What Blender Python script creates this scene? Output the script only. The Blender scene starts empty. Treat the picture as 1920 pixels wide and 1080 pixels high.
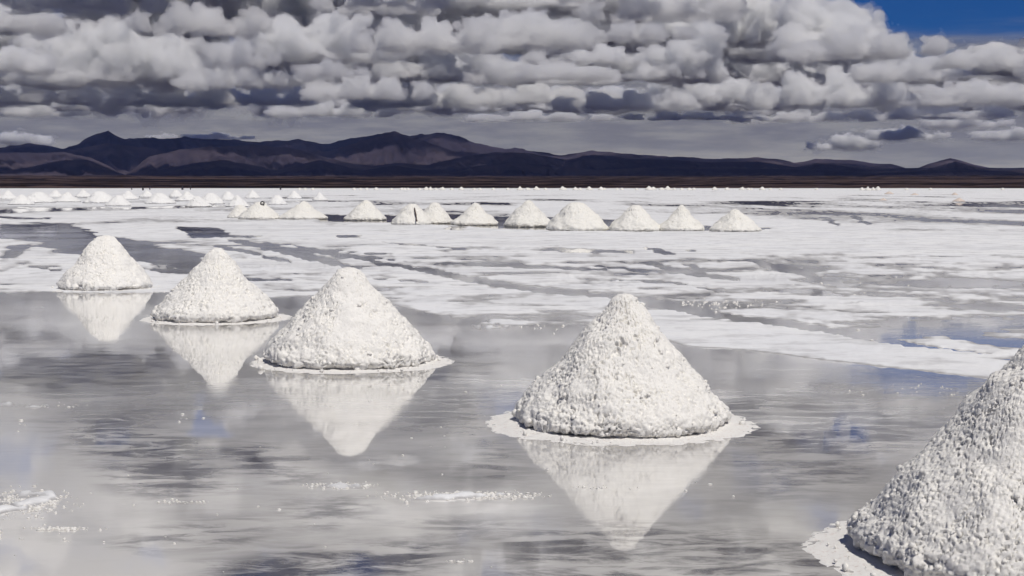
import bpy, math, random, time
import numpy as np
import openvdb
from mathutils import Vector

T0 = time.time()
sc = bpy.context.scene
COL = sc.collection

# ------------------------------------------------------------------ camera
F_PX = 2740.0                      # focal length in pixels of a 1920 px wide frame
CAM_H = 1.68
HORIZON = 349.0
PITCH = math.atan((540 - HORIZON) / F_PX)
cam = bpy.data.cameras.new('camera')
cam.sensor_width = 36
cam.lens = 36 * F_PX / 1920
cam.clip_start = 0.1
cam.clip_end = 300000
cam_obj = bpy.data.objects.new('camera', cam)
COL.objects.link(cam_obj)
cam_obj.location = (0, 0, CAM_H)
cam_obj.rotation_euler = (math.pi / 2 - PITCH, 0, 0)
sc.camera = cam_obj

# ------------------------------------------------------------------ sky, sun, exposure
SUN_EL, SUN_AZ = math.radians(60), math.radians(150)     # azimuth clockwise from the view direction
world = bpy.data.worlds.new('World')
sc.world = world
world.use_nodes = True
sun = bpy.data.lights.new('sun', 'SUN')
sun.energy = 3.5
sun.angle = math.radians(0.53)
sun.color = (1.0, 0.955, 0.885)
sun_obj = bpy.data.objects.new('sun', sun)
COL.objects.link(sun_obj)
sun_obj.location = (0, 0, 50)
SUN_DIR = Vector((math.cos(SUN_EL) * math.sin(SUN_AZ), math.cos(SUN_EL) * math.cos(SUN_AZ), math.sin(SUN_EL)))
sun_obj.rotation_euler = SUN_DIR.to_track_quat('Z', 'Y').to_euler()
vs = sc.view_settings
vs.view_transform = 'Standard'
vs.look = 'None'
vs.exposure = 0.0
vs.gamma = 1.0
cy = sc.cycles
cy.volume_bounces = 9
cy.max_bounces = 11
cy.diffuse_bounces = 4
cy.glossy_bounces = 3
cy.transparent_max_bounces = 64
cy.use_adaptive_sampling = True
cy.adaptive_threshold = 0.05
cy.use_denoising = True
cy.sample_clamp_indirect = 6.0


def nodes_of(tree):
    N, L = tree.nodes, tree.links

    def node(kind, **kw):
        n = N.new(kind)
        for k, v in kw.items():
            if k.startswith('i_'):
                n.inputs[k[2:].replace('_', ' ')].default_value = v
            else:
                setattr(n, k, v)
        return n

    def math_(op, a, b=None, c=None, clamp=False):
        n = N.new('ShaderNodeMath')
        n.operation = op
        n.use_clamp = clamp
        for i, v in enumerate((a, b, c)):
            if v is None:
                continue
            if isinstance(v, (int, float)):
                n.inputs[i].default_value = v
            else:
                L.new(v, n.inputs[i])
        return n.outputs[0]

    def mix(f, a, b, blend='MIX'):
        n = N.new('ShaderNodeMix')
        n.data_type = 'RGBA'
        n.blend_type = blend
        for i, v in ((0, f), (6, a), (7, b)):
            if isinstance(v, (int, float)):
                n.inputs[i].default_value = v
            elif isinstance(v, tuple):
                n.inputs[i].default_value = (*v, 1)
            else:
                L.new(v, n.inputs[i])
        return n.outputs[2]

    def smooth(x, lo, hi, a=0.0, b=1.0):
        n = N.new('ShaderNodeMapRange')
        n.interpolation_type = 'SMOOTHSTEP'
        L.new(x, n.inputs[0])
        for i, v in ((1, lo), (2, hi), (3, a), (4, b)):
            n.inputs[i].default_value = v
        return n.outputs[0]

    def noise(vec, scale, detail=4, rough=0.55, dist=0.0, dim='3D'):
        n = N.new('ShaderNodeTexNoise')
        n.noise_dimensions = dim
        n.inputs['Scale'].default_value = scale
        n.inputs['Detail'].default_value = detail
        n.inputs['Roughness'].default_value = rough
        n.inputs['Distortion'].default_value = dist
        L.new(vec, n.inputs['Vector'])
        return n.outputs[0]

    def scaled(vec, s):
        n = N.new('ShaderNodeMapping')
        n.inputs['Scale'].default_value = s
        L.new(vec, n.inputs['Vector'])
        return n.outputs[0]
    return N, L, node, math_, mix, smooth, noise, scaled


def build_world():
    N, L, node, M, mix, smooth, noise, scaled = nodes_of(world.node_tree)
    bg = N['Background']
    bg.inputs[1].default_value = 0.10
    sky = node('ShaderNodeTexSky', sky_type='NISHITA', sun_disc=False, sun_elevation=SUN_EL, sun_rotation=SUN_AZ,
               altitude=3650.0, air_density=1.0, dust_density=0.0, ozone_density=2.0)
    tc = node('ShaderNodeTexCoord').outputs['Generated']
    sep = node('ShaderNodeSeparateXYZ')
    L.new(tc, sep.inputs[0])
    z = sep.outputs[2]
    # thin clear air of the high plateau: a deeper blue than at sea level
    blue = mix(1.0, sky.outputs[0], (0.045, 0.185, 0.41), 'MULTIPLY')
    # distant grey stratus lying along the horizon, streaked
    streak = noise(scaled(tc, (1.0, 1.0, 9.0)), 5.0, 6, 0.6)
    fine = noise(scaled(tc, (1.0, 1.0, 7.0)), 22.0, 5, 0.6)
    edge = M('ADD', z, M('MULTIPLY', M('SUBTRACT', streak, 0.5), 0.06))
    cover = smooth(edge, 0.072, 0.108, 1.0, 0.0)
    grey = mix(smooth(fine, 0.35, 0.7), (1.85, 1.83, 2.05), (2.9, 2.85, 2.85))
    low = smooth(z, 0.0, 0.045)
    grey = mix(low, mix(smooth(streak, 0.42, 0.62), (2.4, 2.4, 2.6), (4.2, 4.0, 3.7)), grey)
    L.new(mix(cover, blue, grey), bg.inputs[0])


build_world()

# ------------------------------------------------------------------ noise in numpy


def hash3(i, j, k, seed=0):
    n = (i * 73856093 ^ j * 19349663 ^ k * 83492791 ^ (seed * 2654435761)) & 0xffffffff
    n = ((n ^ (n >> 16)) * 0x45d9f3b) & 0xffffffff
    n = ((n ^ (n >> 16)) * 0x45d9f3b) & 0xffffffff
    return (n ^ (n >> 16)) & 0xffffffff


def pnoise(x, y, z, seed=0):
    xi, yi, zi = (np.floor(a).astype(np.int64) for a in (x, y, z))
    u, v, w = x - xi, y - yi, z - zi

    def g(a, b, c):
        h = hash3(xi + a, yi + b, zi + c, seed)
        return ((h & 1023) / 511.5 - 1) * (u - a) + (((h >> 10) & 1023) / 511.5 - 1) * (v - b) + (((h >> 20) & 1023) / 511.5 - 1) * (w - c)
    fu, fv, fw = (t * t * t * (t * (t * 6 - 15) + 10) for t in (u, v, w))

    def lp(a, b, t):
        return a + (b - a) * t
    return lp(lp(lp(g(0, 0, 0), g(1, 0, 0), fu), lp(g(0, 1, 0), g(1, 1, 0), fu), fv),
              lp(lp(g(0, 0, 1), g(1, 0, 1), fu), lp(g(0, 1, 1), g(1, 1, 1), fu), fv), fw)


def pnoise2(x, y, seed=0):
    xi, yi = np.floor(x).astype(np.int64), np.floor(y).astype(np.int64)
    u, v = x - xi, y - yi

    def g(a, b):
        h = hash3(xi + a, yi + b, np.int64(7), seed)
        return ((h & 1023) / 511.5 - 1) * (u - a) + (((h >> 10) & 1023) / 511.5 - 1) * (v - b)
    fu, fv = (t * t * t * (t * (t * 6 - 15) + 10) for t in (u, v))
    a = g(0, 0) + (g(1, 0) - g(0, 0)) * fu
    b = g(0, 1) + (g(1, 1) - g(0, 1)) * fu
    return a + (b - a) * fv


def fbm(x, y, z, o=4, seed=0, gain=0.5):
    r, a, f = 0, 1.0, 1.0
    for i in range(o):
        r = r + a * pnoise(x * f, y * f, z * f, seed + i)
        a *= gain
        f *= 2.03
    return r


def fbm2(x, y, o=4, seed=0, gain=0.5):
    r, a, f = 0, 1.0, 1.0
    for i in range(o):
        r = r + a * pnoise2(x * f, y * f, seed + i)
        a *= gain
        f *= 2.03
    return r


def worley(x, y, z, seed=0):
    xi, yi, zi = (np.floor(a).astype(np.int64) for a in (x, y, z))
    best = np.full(x.shape, 9.0)
    for a in (-1, 0, 1):
        for b in (-1, 0, 1):
            for c in (-1, 0, 1):
                h = hash3(xi + a, yi + b, zi + c, seed)
                d = (xi + a + (h & 1023) / 1023. - x) ** 2
                d += (yi + b + ((h >> 10) & 1023) / 1023. - y) ** 2
                d += (zi + c + ((h >> 20) & 1023) / 1023. - z) ** 2
                np.minimum(best, d, out=best)
    return np.sqrt(best)


def sstep(x, a, b):
    t = np.clip((x - a) / (b - a), 0, 1)
    return t * t * (3 - 2 * t)

# ------------------------------------------------------------------ geometry helpers


def ray(px, py):
    x, y = (px - 960) / F_PX, (540 - py) / F_PX
    c, s = math.cos(PITCH), math.sin(PITCH)
    return Vector((x, c + y * s, -s + y * c))


def ground_at(px, py):
    d = ray(px, py)
    t = CAM_H / -d.z
    return d.x * t, d.y * t


def image_of(x, y):
    """map coordinates of ground points, used only to draw the shorelines on the flat"""
    c, s = math.cos(PITCH), math.sin(PITCH)
    depth = y * c + CAM_H * s
    up = y * s - CAM_H * c
    depth = np.where(depth < 0.2, 0.2, depth)
    return 960 + F_PX * x / depth, 540 - F_PX * up / depth


def link(name, me, mat=None, parent=None, smooth=False):
    o = bpy.data.objects.new(name, me)
    COL.objects.link(o)
    if mat is not None and not me.materials:
        me.materials.append(mat)
    if smooth:
        me.polygons.foreach_set('use_smooth', np.ones(len(me.polygons), bool))
    if parent is not None:
        o.parent = parent
    return o


def mesh_np(name, verts, quads, attrs=None):
    """fast mesh from numpy arrays; quads may be (n,4) or (n,3)"""
    me = bpy.data.meshes.new(name)
    verts = np.asarray(verts, np.float32)
    quads = np.asarray(quads, np.int32)
    k = quads.shape[1]
    me.vertices.add(len(verts))
    me.vertices.foreach_set('co', verts.ravel())
    me.loops.add(quads.size)
    me.loops.foreach_set('vertex_index', quads.ravel())
    me.polygons.add(len(quads))
    me.polygons.foreach_set('loop_start', np.arange(0, quads.size, k, dtype=np.int32))
    for an, av in (attrs or {}).items():
        a = me.attributes.new(an, 'FLOAT', 'POINT')
        a.data.foreach_set('value', np.asarray(av, np.float32))
    me.update(calc_edges=True)
    return me


def grid_quads(rows, cols, wrap=False):
    i = np.arange(rows - 1)[:, None]
    j = np.arange(cols if wrap else cols - 1)[None, :]
    jn = (j + 1) % cols
    a = i * cols + j
    b = i * cols + jn
    return np.stack([a, b, b + cols, a + cols], -1).reshape(-1, 4)


def used_only(verts, quads, attrs):
    used = np.zeros(len(verts), bool)
    used[quads.ravel()] = True
    idx = np.cumsum(used) - 1
    return verts[used], idx[quads], {k: v[used] for k, v in attrs.items()}


def tag(o, label=None, category=None, group=None, kind=None):
    for k, v in (('label', label), ('category', category), ('group', group), ('kind', kind)):
        if v:
            o[k] = v
    return o


def empty(name, loc, rz=0.0):
    o = bpy.data.objects.new(name, None)
    COL.objects.link(o)
    o.empty_display_size = 0.2
    o.location = loc
    o.rotation_euler = (0, 0, rz)
    return o

# ------------------------------------------------------------------ materials


def new_mat(name):
    m = bpy.data.materials.new(name)
    m.use_nodes = True
    return m, m.node_tree.nodes['Principled BSDF'], nodes_of(m.node_tree)


def mat_salt_pile(name, tint=(0.83, 0.81, 0.77), grime_shade=(0.52, 0.49, 0.44), grime_shade_amount=0.5):
    m, p, (N, L, node, M, mix, smooth, noise, scaled) = new_mat(name)
    co = node('ShaderNodeTexCoord').outputs['Object']
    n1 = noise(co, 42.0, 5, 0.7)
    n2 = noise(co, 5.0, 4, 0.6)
    f = M('MULTIPLY', M('MULTIPLY', smooth(n1, 0.52, 0.66), smooth(n2, 0.30, 0.6)), grime_shade_amount)  # specks mix grime with the shade of small pits, put into the colour
    L.new(mix(f, tint, grime_shade), p.inputs['Base Color'])
    p.inputs['Roughness'].default_value = 0.85
    p.inputs['Specular IOR Level'].default_value = 0.25
    b = node('ShaderNodeBump')
    b.inputs['Strength'].default_value = 0.6
    b.inputs['Distance'].default_value = 0.009
    L.new(noise(co, 120.0, 5, 0.8), b.inputs['Height'])
    L.new(b.outputs[0], p.inputs['Normal'])
    return m


def mat_salt_flat():
    m, p, (N, L, node, M, mix, smooth, noise, scaled) = new_mat('salt_crust')
    co = node('ShaderNodeTexCoord').outputs['Object']
    at = node('ShaderNodeAttribute', attribute_name='level')
    h = at.outputs['Fac']
    n1 = noise(co, 9.0, 5, 0.65)
    n2 = noise(co, 0.5, 5, 0.6)
    dry = smooth(M('ADD', h, M('MULTIPLY', M('SUBTRACT', n1, 0.5), 0.5)), -0.02, 0.30)
    wet_col = (0.40, 0.39, 0.385)
    dry_col = mix(smooth(n2, 0.35, 0.65), (0.77, 0.775, 0.785), (0.81, 0.81, 0.805))
    n3 = noise(scaled(co, (0.7, 1.0, 1.0)), 1.7, 6, 0.65)
    dry_col = mix(M('MULTIPLY', smooth(n1, 0.5, 0.75), 0.35), dry_col, (0.62, 0.60, 0.57))
    n4 = noise(scaled(co, (0.6, 1.0, 1.0)), 0.22, 6, 0.7)
    dry_col = mix(M('MULTIPLY', smooth(n3, 0.47, 0.66), 0.7), dry_col, (0.52, 0.515, 0.52))
    dry_col = mix(M('MULTIPLY', smooth(n4, 0.48, 0.64), 0.5), dry_col, (0.56, 0.56, 0.57))
    L.new(mix(dry, wet_col, dry_col), p.inputs['Base Color'])
    L.new(M('ADD', M('MULTIPLY', dry, 0.5), 0.35), p.inputs['Roughness'])
    p.inputs['Specular IOR Level'].default_value = 0.3
    b = node('ShaderNodeBump')
    b.inputs['Strength'].default_value = 0.5
    b.inputs['Distance'].default_value = 0.012
    L.new(noise(co, 38.0, 5, 0.7), b.inputs['Height'])
    L.new(b.outputs[0], p.inputs['Normal'])
    return m


def mat_water():
    m, p, (N, L, node, M, mix, smooth, noise, scaled) = new_mat('brine')
    co = node('ShaderNodeTexCoord').outputs['Object']
    at = node('ShaderNodeAttribute', attribute_name='shallow')
    sh = at.outputs['Fac']
    # the salt bed seen through the shallow brine, with darker streaks over it
    blot = noise(scaled(co, (0.6, 0.9, 1.0)), 1.1, 5, 0.6, 0.5)
    streak = noise(scaled(co, (1.0, 2.5, 1.0)), 2.3, 7, 0.68, 0.5)
    zone = node('ShaderNodeAttribute', attribute_name='dark_zone').outputs['Fac']
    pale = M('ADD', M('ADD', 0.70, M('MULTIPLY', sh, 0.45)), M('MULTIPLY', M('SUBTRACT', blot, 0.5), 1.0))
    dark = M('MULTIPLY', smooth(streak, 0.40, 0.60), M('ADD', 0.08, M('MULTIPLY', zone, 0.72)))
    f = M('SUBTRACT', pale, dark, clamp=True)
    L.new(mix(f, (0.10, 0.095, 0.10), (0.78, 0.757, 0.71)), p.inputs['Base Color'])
    p.inputs['IOR'].default_value = 1.42
    p.inputs['Coat Weight'].default_value = 0.7
    p.inputs['Coat IOR'].default_value = 1.4
    p.inputs['Coat Roughness'].default_value = 0.02
    p.inputs['Roughness'].default_value = 0.025
    # wind ripples in patches, crests across the view
    patch = smooth(noise(co, 0.33, 4, 0.6), 0.40, 0.66)
    r1 = noise(scaled(co, (1.5, 5.0, 1.0)), 3.2, 4, 0.6)
    r2 = noise(scaled(co, (1.0, 2.0, 1.0)), 0.9, 3, 0.5)
    h = M('ADD', M('MULTIPLY', M('MULTIPLY', r1, patch), 0.006), M('MULTIPLY', r2, 0.004))
    b = node('ShaderNodeBump')
    b.inputs['Strength'].default_value = 0.16
    b.inputs['Distance'].default_value = 1.0
    L.new(h, b.inputs['Height'])
    L.new(b.outputs[0], p.inputs['Normal'])
    L.new(b.outputs[0], p.inputs['Coat Normal'])
    return m


def mat_hills():
    m, p, (N, L, node, M, mix, smooth, noise, scaled) = new_mat('dry_hill_slopes')
    co = node('ShaderNodeTexCoord').outputs['Object']
    n1 = noise(co, 0.0012, 6, 0.6)
    n2 = noise(co, 0.006, 6, 0.65)
    c = mix(smooth(n1, 0.40, 0.62), (0.038, 0.032, 0.044), (0.074, 0.059, 0.069))
    c = mix(M('MULTIPLY', smooth(n2, 0.5, 0.7), 0.5), c, (0.045, 0.037, 0.042))
    L.new(c, p.inputs['Base Color'])
    p.inputs['Roughness'].default_value = 1.0
    p.inputs['Specular IOR Level'].default_value = 0.0
    return m


def mat_plain():
    m, p, (N, L, node, M, mix, smooth, noise, scaled) = new_mat('scrub_plain')
    co = node('ShaderNodeTexCoord').outputs['Object']
    n1 = noise(scaled(co, (0.12, 1.0, 1.0)), 0.008, 6, 0.66)
    n2 = noise(scaled(co, (0.4, 1.0, 1.0)), 0.03, 5, 0.6)
    c = mix(smooth(n1, 0.47, 0.58), (0.012, 0.009, 0.009), (0.080, 0.056, 0.052))
    c = mix(M('MULTIPLY', smooth(n2, 0.48, 0.66), 0.6), c, (0.012, 0.009, 0.008))
    L.new(c, p.inputs['Base Color'])
    p.inputs['Roughness'].default_value = 1.0
    p.inputs['Specular IOR Level'].default_value = 0.0
    return m


def mat_plain_colour(name, col, rough=0.9):
    m, p, (N, L, node, M, mix, smooth, noise, scaled) = new_mat(name)
    co = node('ShaderNodeTexCoord').outputs['Object']
    n1 = noise(co, 12.0, 4, 0.6)
    L.new(mix(n1, tuple(c * 0.7 for c in col), tuple(min(1, c * 1.3) for c in col)), p.inputs['Base Color'])
    p.inputs['Roughness'].default_value = rough
    return m


def mat_cloud(name, density):
    m = bpy.data.materials.new(name)
    m.use_nodes = True
    t = m.node_tree
    t.nodes.clear()
    out = t.nodes.new('ShaderNodeOutputMaterial')
    v = t.nodes.new('ShaderNodeVolumeScatter')
    v.inputs['Color'].default_value = (1.0, 0.988, 0.99, 1)
    v.inputs['Density'].default_value = density
    v.inputs['Anisotropy'].default_value = 0.25
    t.links.new(v.outputs[0], out.inputs['Volume'])
    return m


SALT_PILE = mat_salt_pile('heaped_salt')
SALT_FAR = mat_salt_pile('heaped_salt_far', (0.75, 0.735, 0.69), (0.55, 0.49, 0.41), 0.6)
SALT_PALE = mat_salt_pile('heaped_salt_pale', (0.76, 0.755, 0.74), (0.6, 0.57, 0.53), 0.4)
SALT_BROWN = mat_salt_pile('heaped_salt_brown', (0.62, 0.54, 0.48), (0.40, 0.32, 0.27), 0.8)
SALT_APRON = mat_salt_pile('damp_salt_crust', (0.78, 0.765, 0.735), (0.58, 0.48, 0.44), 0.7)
SALT_FLAT = mat_salt_flat()
WATER = mat_water()
HILLS = mat_hills()
PLAIN = mat_plain()
CLOUD = mat_cloud('cloud_droplets', 0.0090)
VEIL = mat_cloud('cloud_veil', 0.0011)
WOOD = mat_plain_colour('weathered_wood', (0.09, 0.065, 0.05))
RUBBER = mat_plain_colour('black_rubber', (0.02, 0.02, 0.02), 0.7)
DARK = mat_plain_colour('dark_cloth', (0.03, 0.027, 0.03))

# ------------------------------------------------------------------ near piles: where they stand
# centre px, base-centre py, half width px, apex py
NEAR = [
    dict(c=(199, 541), half=86, g=0.80, top=441, seed=11, n=(330, 96), lab='smallest of the five near white salt piles, farthest left at the end of the row'),
    dict(c=(405, 597), half=117, g=1.05, top=464, seed=23, n=(420, 110), lab='second near white salt pile from the left, narrow ridge of salt around its foot'),
    dict(c=(655, 678), half=158, g=0.93, top=500, seed=37, n=(520, 140), lab='middle near white salt pile with a smooth pale streak down its face'),
    dict(c=(1165, 794), half=199, g=1.0, top=551, seed=41, n=(700, 178), lab='large white salt pile with knobbly rounded tip on a broad pale apron'),
    dict(c=(1962, 1048), half=356, g=0.95, top=632, seed=59, n=(1040, 250), lab='nearest and biggest white salt pile, cut off by the right edge of the picture'),
]
for d in NEAR:
    d['x'], d['y'] = ground_at(*d['c'])
    dist = math.hypot(d['y'], CAM_H)
    d['R'] = d['half'] / F_PX * d['y'] * 1.0
    e = ray(d['c'][0], d['top'])
    d['H'] = CAM_H + e.z / e.y * d['y']

# ------------------------------------------------------------------ salt flat and water
SHORE_R = 1190.0


def poly_sd(u, v, pts):
    """signed distance in map pixels (vertical pixels count six times), negative inside"""
    P = np.array(pts, float) * np.array([1 / 6.0, 1.0])
    x, y = u / 6.0, v
    d = np.full(x.shape, 1e9)
    inside = np.zeros(x.shape, bool)
    n = len(P)
    for i in range(n):
        ax, ay = P[i]
        bx, by = P[(i + 1) % n]
        ex, ey = bx - ax, by - ay
        t = np.clip(((x - ax) * ex + (y - ay) * ey) / (ex * ex + ey * ey + 1e-9), 0, 1)
        d = np.minimum(d, (x - ax - t * ex) ** 2 + (y - ay - t * ey) ** 2)
        if abs(by - ay) > 1e-9:
            c = ((ay > y) != (by > y)) & (x < (bx - ax) * (y - ay) / (by - ay) + ax)
            inside ^= c
    d = np.sqrt(d)
    return np.where(inside, -d, d)


def line_sd(u, v, pts, width):
    x, y = u / 6.0, v
    d = np.full(x.shape, 1e9)
    for (a, b), (wa, wb) in zip(zip(pts, pts[1:]), zip(width, width[1:])):
        ax, ay, bx, by = a[0] / 6.0, a[1], b[0] / 6.0, b[1]
        ex, ey = bx - ax, by - ay
        t = np.clip(((x - ax) * ex + (y - ay) * ey) / (ex * ex + ey * ey + 1e-9), 0, 1)
        d = np.minimum(d, np.sqrt((x - ax - t * ex) ** 2 + (y - ay - t * ey) ** 2) - (wa + (wb - wa) * t))
    return d


POND = [(-900, 556), (0, 550), (108, 546), (240, 547), (330, 548), (430, 556), (530, 560), (600, 566), (700, 562), (760, 580), (840, 600),
        (1000, 607), (1100, 610), (1230, 632), (1290, 650), (1400, 655), (1500, 668), (1602, 679), (1761, 699), (1870, 713), (1960, 722), (2200, 760),
        (3000, 900), (6000, 1500), (6000, 4000), (-6000, 4000), (-6000, 560)]
WET = [   # polygons of shallow water behind the pond: points, softness, depth
    ([(-60, 428), (70, 418), (130, 420), (165, 430), (190, 441), (240, 447), (300, 463), (375, 473), (392, 478), (362, 499), (277, 498), (235, 482), (150, 477), (95, 466), (60, 452), (0, 446)], 3, 1.0),
    ([(270, 504), (360, 503), (440, 508), (430, 513), (300, 513)], 2, 0.9),
    ([(333, 425), (410, 427), (430, 439), (490, 442), (480, 445), (360, 447), (342, 434)], 1.5, 1.0),
    ([(598, 403), (760, 404), (860, 405), (940, 406), (1030, 408), (1140, 412), (1240, 420), (1330, 424), (1450, 428), (1450, 431), (1330, 433), (1150, 433), (1030, 432), (900, 426), (740, 417), (600, 413)], 1.5, 1.0),
    ([(1458, 505), (1500, 512), (1600, 517), (1720, 517), (1800, 519), (2100, 522), (2100, 575), (1900, 569), (1720, 551), (1600, 545), (1540, 540), (1480, 520)], 6, 0.36),
    ([(1660, 598), (1760, 594), (1860, 596), (2000, 600), (2000, 662), (1880, 659), (1800, 640), (1725, 617)], 6, 0.42),
    ([(836, 462), (1010, 466), (1010, 471), (840, 470)], 3, 0.3),
    ([(1018, 464), (1100, 466), (1185, 471), (1185, 475), (1060, 475), (1025, 470)], 2, 0.8),
    ([(450, 575), (560, 570), (600, 600), (470, 600)], 3, 1.0),
    ([(20, 460), (60, 457), (30, 482), (5, 486)], 2, 0.8),
    ([(840, 424), (880, 424), (862, 431), (838, 430)], 1, 0.9),
    ([(630, 440), (680, 440), (670, 446), (635, 446)], 1, 0.9),
]
TRACKS = [  # wet wheel tracks
    ([(440, 452), (520, 466), (600, 488), (660, 503)], [2.2, 3.0, 3.5, 2], 0.9),
    ([(500, 457), (560, 474), (640, 497)], [1.5, 2.5, 2], 0.8),
    ([(410, 462), (470, 474), (545, 492)], [0.8, 1.6, 1.2], 0.7),
    ([(540, 458), (600, 470), (700, 484), (760, 490)], [0.6, 1.2, 1.0, 0.6], 0.6),
    ([(700, 452), (760, 458), (860, 466)], [0.5, 0.9, 0.5], 0.5),
    ([(620, 470), (700, 476), (800, 478)], [0.5, 0.9, 0.5], 0.5),
    ([(1120, 500), (1240, 510), (1370, 520)], [0.8, 1.5, 0.8], 0.6),
    ([(1300, 600), (1420, 604), (1560, 622)], [0.8, 1.5, 0.8], 0.5),
    ([(1150, 525), (1260, 530), (1350, 545)], [1, 2, 1], 0.6),
    ([(60, 500), (100, 506), (130, 509)], [0.5, 1.2, 0.6], 0.5),
    ([(420, 520), (480, 525), (540, 524)], [0.6, 1.6, 0.8], 0.6),
    ([(560, 468), (667, 482), (729, 496), (799, 506), (860, 519), (960, 538), (1100, 552), (1240, 566)], [1.5, 2, 2, 3.2, 3, 3.5, 4, 3], 0.8),
    ([(1230, 570), (1330, 590), (1480, 607), (1620, 632), (1720, 650), (1880, 667)], [3.5, 5, 5, 4, 3, 1.0], 0.72),
    ([(840, 492), (980, 500), (1130, 506)], [1, 3.5, 1.5], 0.6),
    ([(1212, 464), (1236, 470), (1258, 476)], [1, 2, 1], 0.8),
    ([(1280, 469), (1330, 472)], [1, 1], 0.7),
    ([(1220, 495), (1290, 512), (1380, 524)], [1.5, 3, 2], 0.7),
    ([(1290, 497), (1312, 503)], [1.5, 1.5], 0.6),
    ([(1414, 491), (1500, 512), (1560, 530)], [1.3, 2.5, 3], 0.8),
    ([(1602, 406), (1612, 412), (1628, 420)], [0.8, 0.9, 0.6], 0.8),
    ([(1548, 408), (1560, 418), (1575, 424)], [0.6, 0.7, 0.5], 0.5),
    ([(0, 407), (50, 409), (90, 410)], [1, 1.2, .8], 0.8),
    ([(700, 523), (790, 528)], [1.2, 1.2], 0.6),
]
ISLANDS = [  # crusts of salt standing out of the pond
    ([(588, 913), (640, 906), (700, 911), (680, 917), (610, 917)], 1.2),
    ([(752, 934), (860, 925), (992, 922), (985, 930), (860, 938), (770, 940)], 1.2),
    ([(-80, 935), (40, 922), (118, 922), (122, 938), (70, 955), (-80, 985)], 0.75),
    ([(88, 995), (150, 988), (160, 991), (95, 998)], 1.0),
    ([(-60, 652), (20, 653), (10, 659), (-60, 661)], 1.0),
    ([(860, 612), (930, 600), (1000, 606), (960, 618), (880, 622)], 0.9),
    ([(-40, 752), (60, 756), (150, 760), (60, 766), (-40, 764)], 0.7),
    ([(100, 544), (240, 545), (320, 540), (315, 547), (220, 551), (110, 549)], 1.1),
    ([(548, 798), (580, 798), (582, 803), (552, 803)], 1.0),
    ([(20, 575), (90, 573), (100, 578), (30, 580)], 0.8),
    ([(1090, 914), (1200, 911), (1205, 915), (1095, 919)], 0.6),
    ([(840, 1056), (880, 1046), (868, 1062)], 0.8),
]


DARK_ZONES = [  # zones where the water colour streaks darker: outline, amount
    ([(110, 790), (250, 775), (330, 820), (400, 880), (420, 915), (330, 935), (230, 915), (150, 860)], 1.0),
    ([(420, 845), (500, 830), (570, 860), (600, 905), (520, 905), (440, 880)], 1.0),
    ([(160, 1015), (300, 985), (460, 975), (440, 1010), (250, 1050)], 0.9),
    ([(540, 945), (660, 930), (700, 965), (600, 990)], 0.9),
    ([(380, 1062), (600, 1030), (760, 1010), (900, 1020), (800, 1080), (450, 1110)], 1.0),
    ([(700, 975), (900, 960), (1000, 985), (860, 1015)], 0.7),
    ([(920, 1000), (1150, 985), (1400, 1000), (1600, 1040), (1500, 1120), (950, 1120)], 0.75),
    ([(1330, 740), (1500, 745), (1760, 790), (1700, 850), (1480, 860), (1350, 810)], 0.9),
    ([(1380, 860), (1600, 850), (1650, 900), (1450, 930)], 0.6),
    ([(560, 690), (900, 640), (960, 720), (880, 800), (780, 800), (800, 720)], 0.55),
    ([(-100, 600), (300, 660), (300, 740), (100, 745), (-100, 720)], 0.55),
    ([(880, 810), (960, 830), (980, 900), (880, 905)], 0.55),
    ([(450, 570), (560, 570), (500, 640), (420, 640)], 0.4),
]


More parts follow.
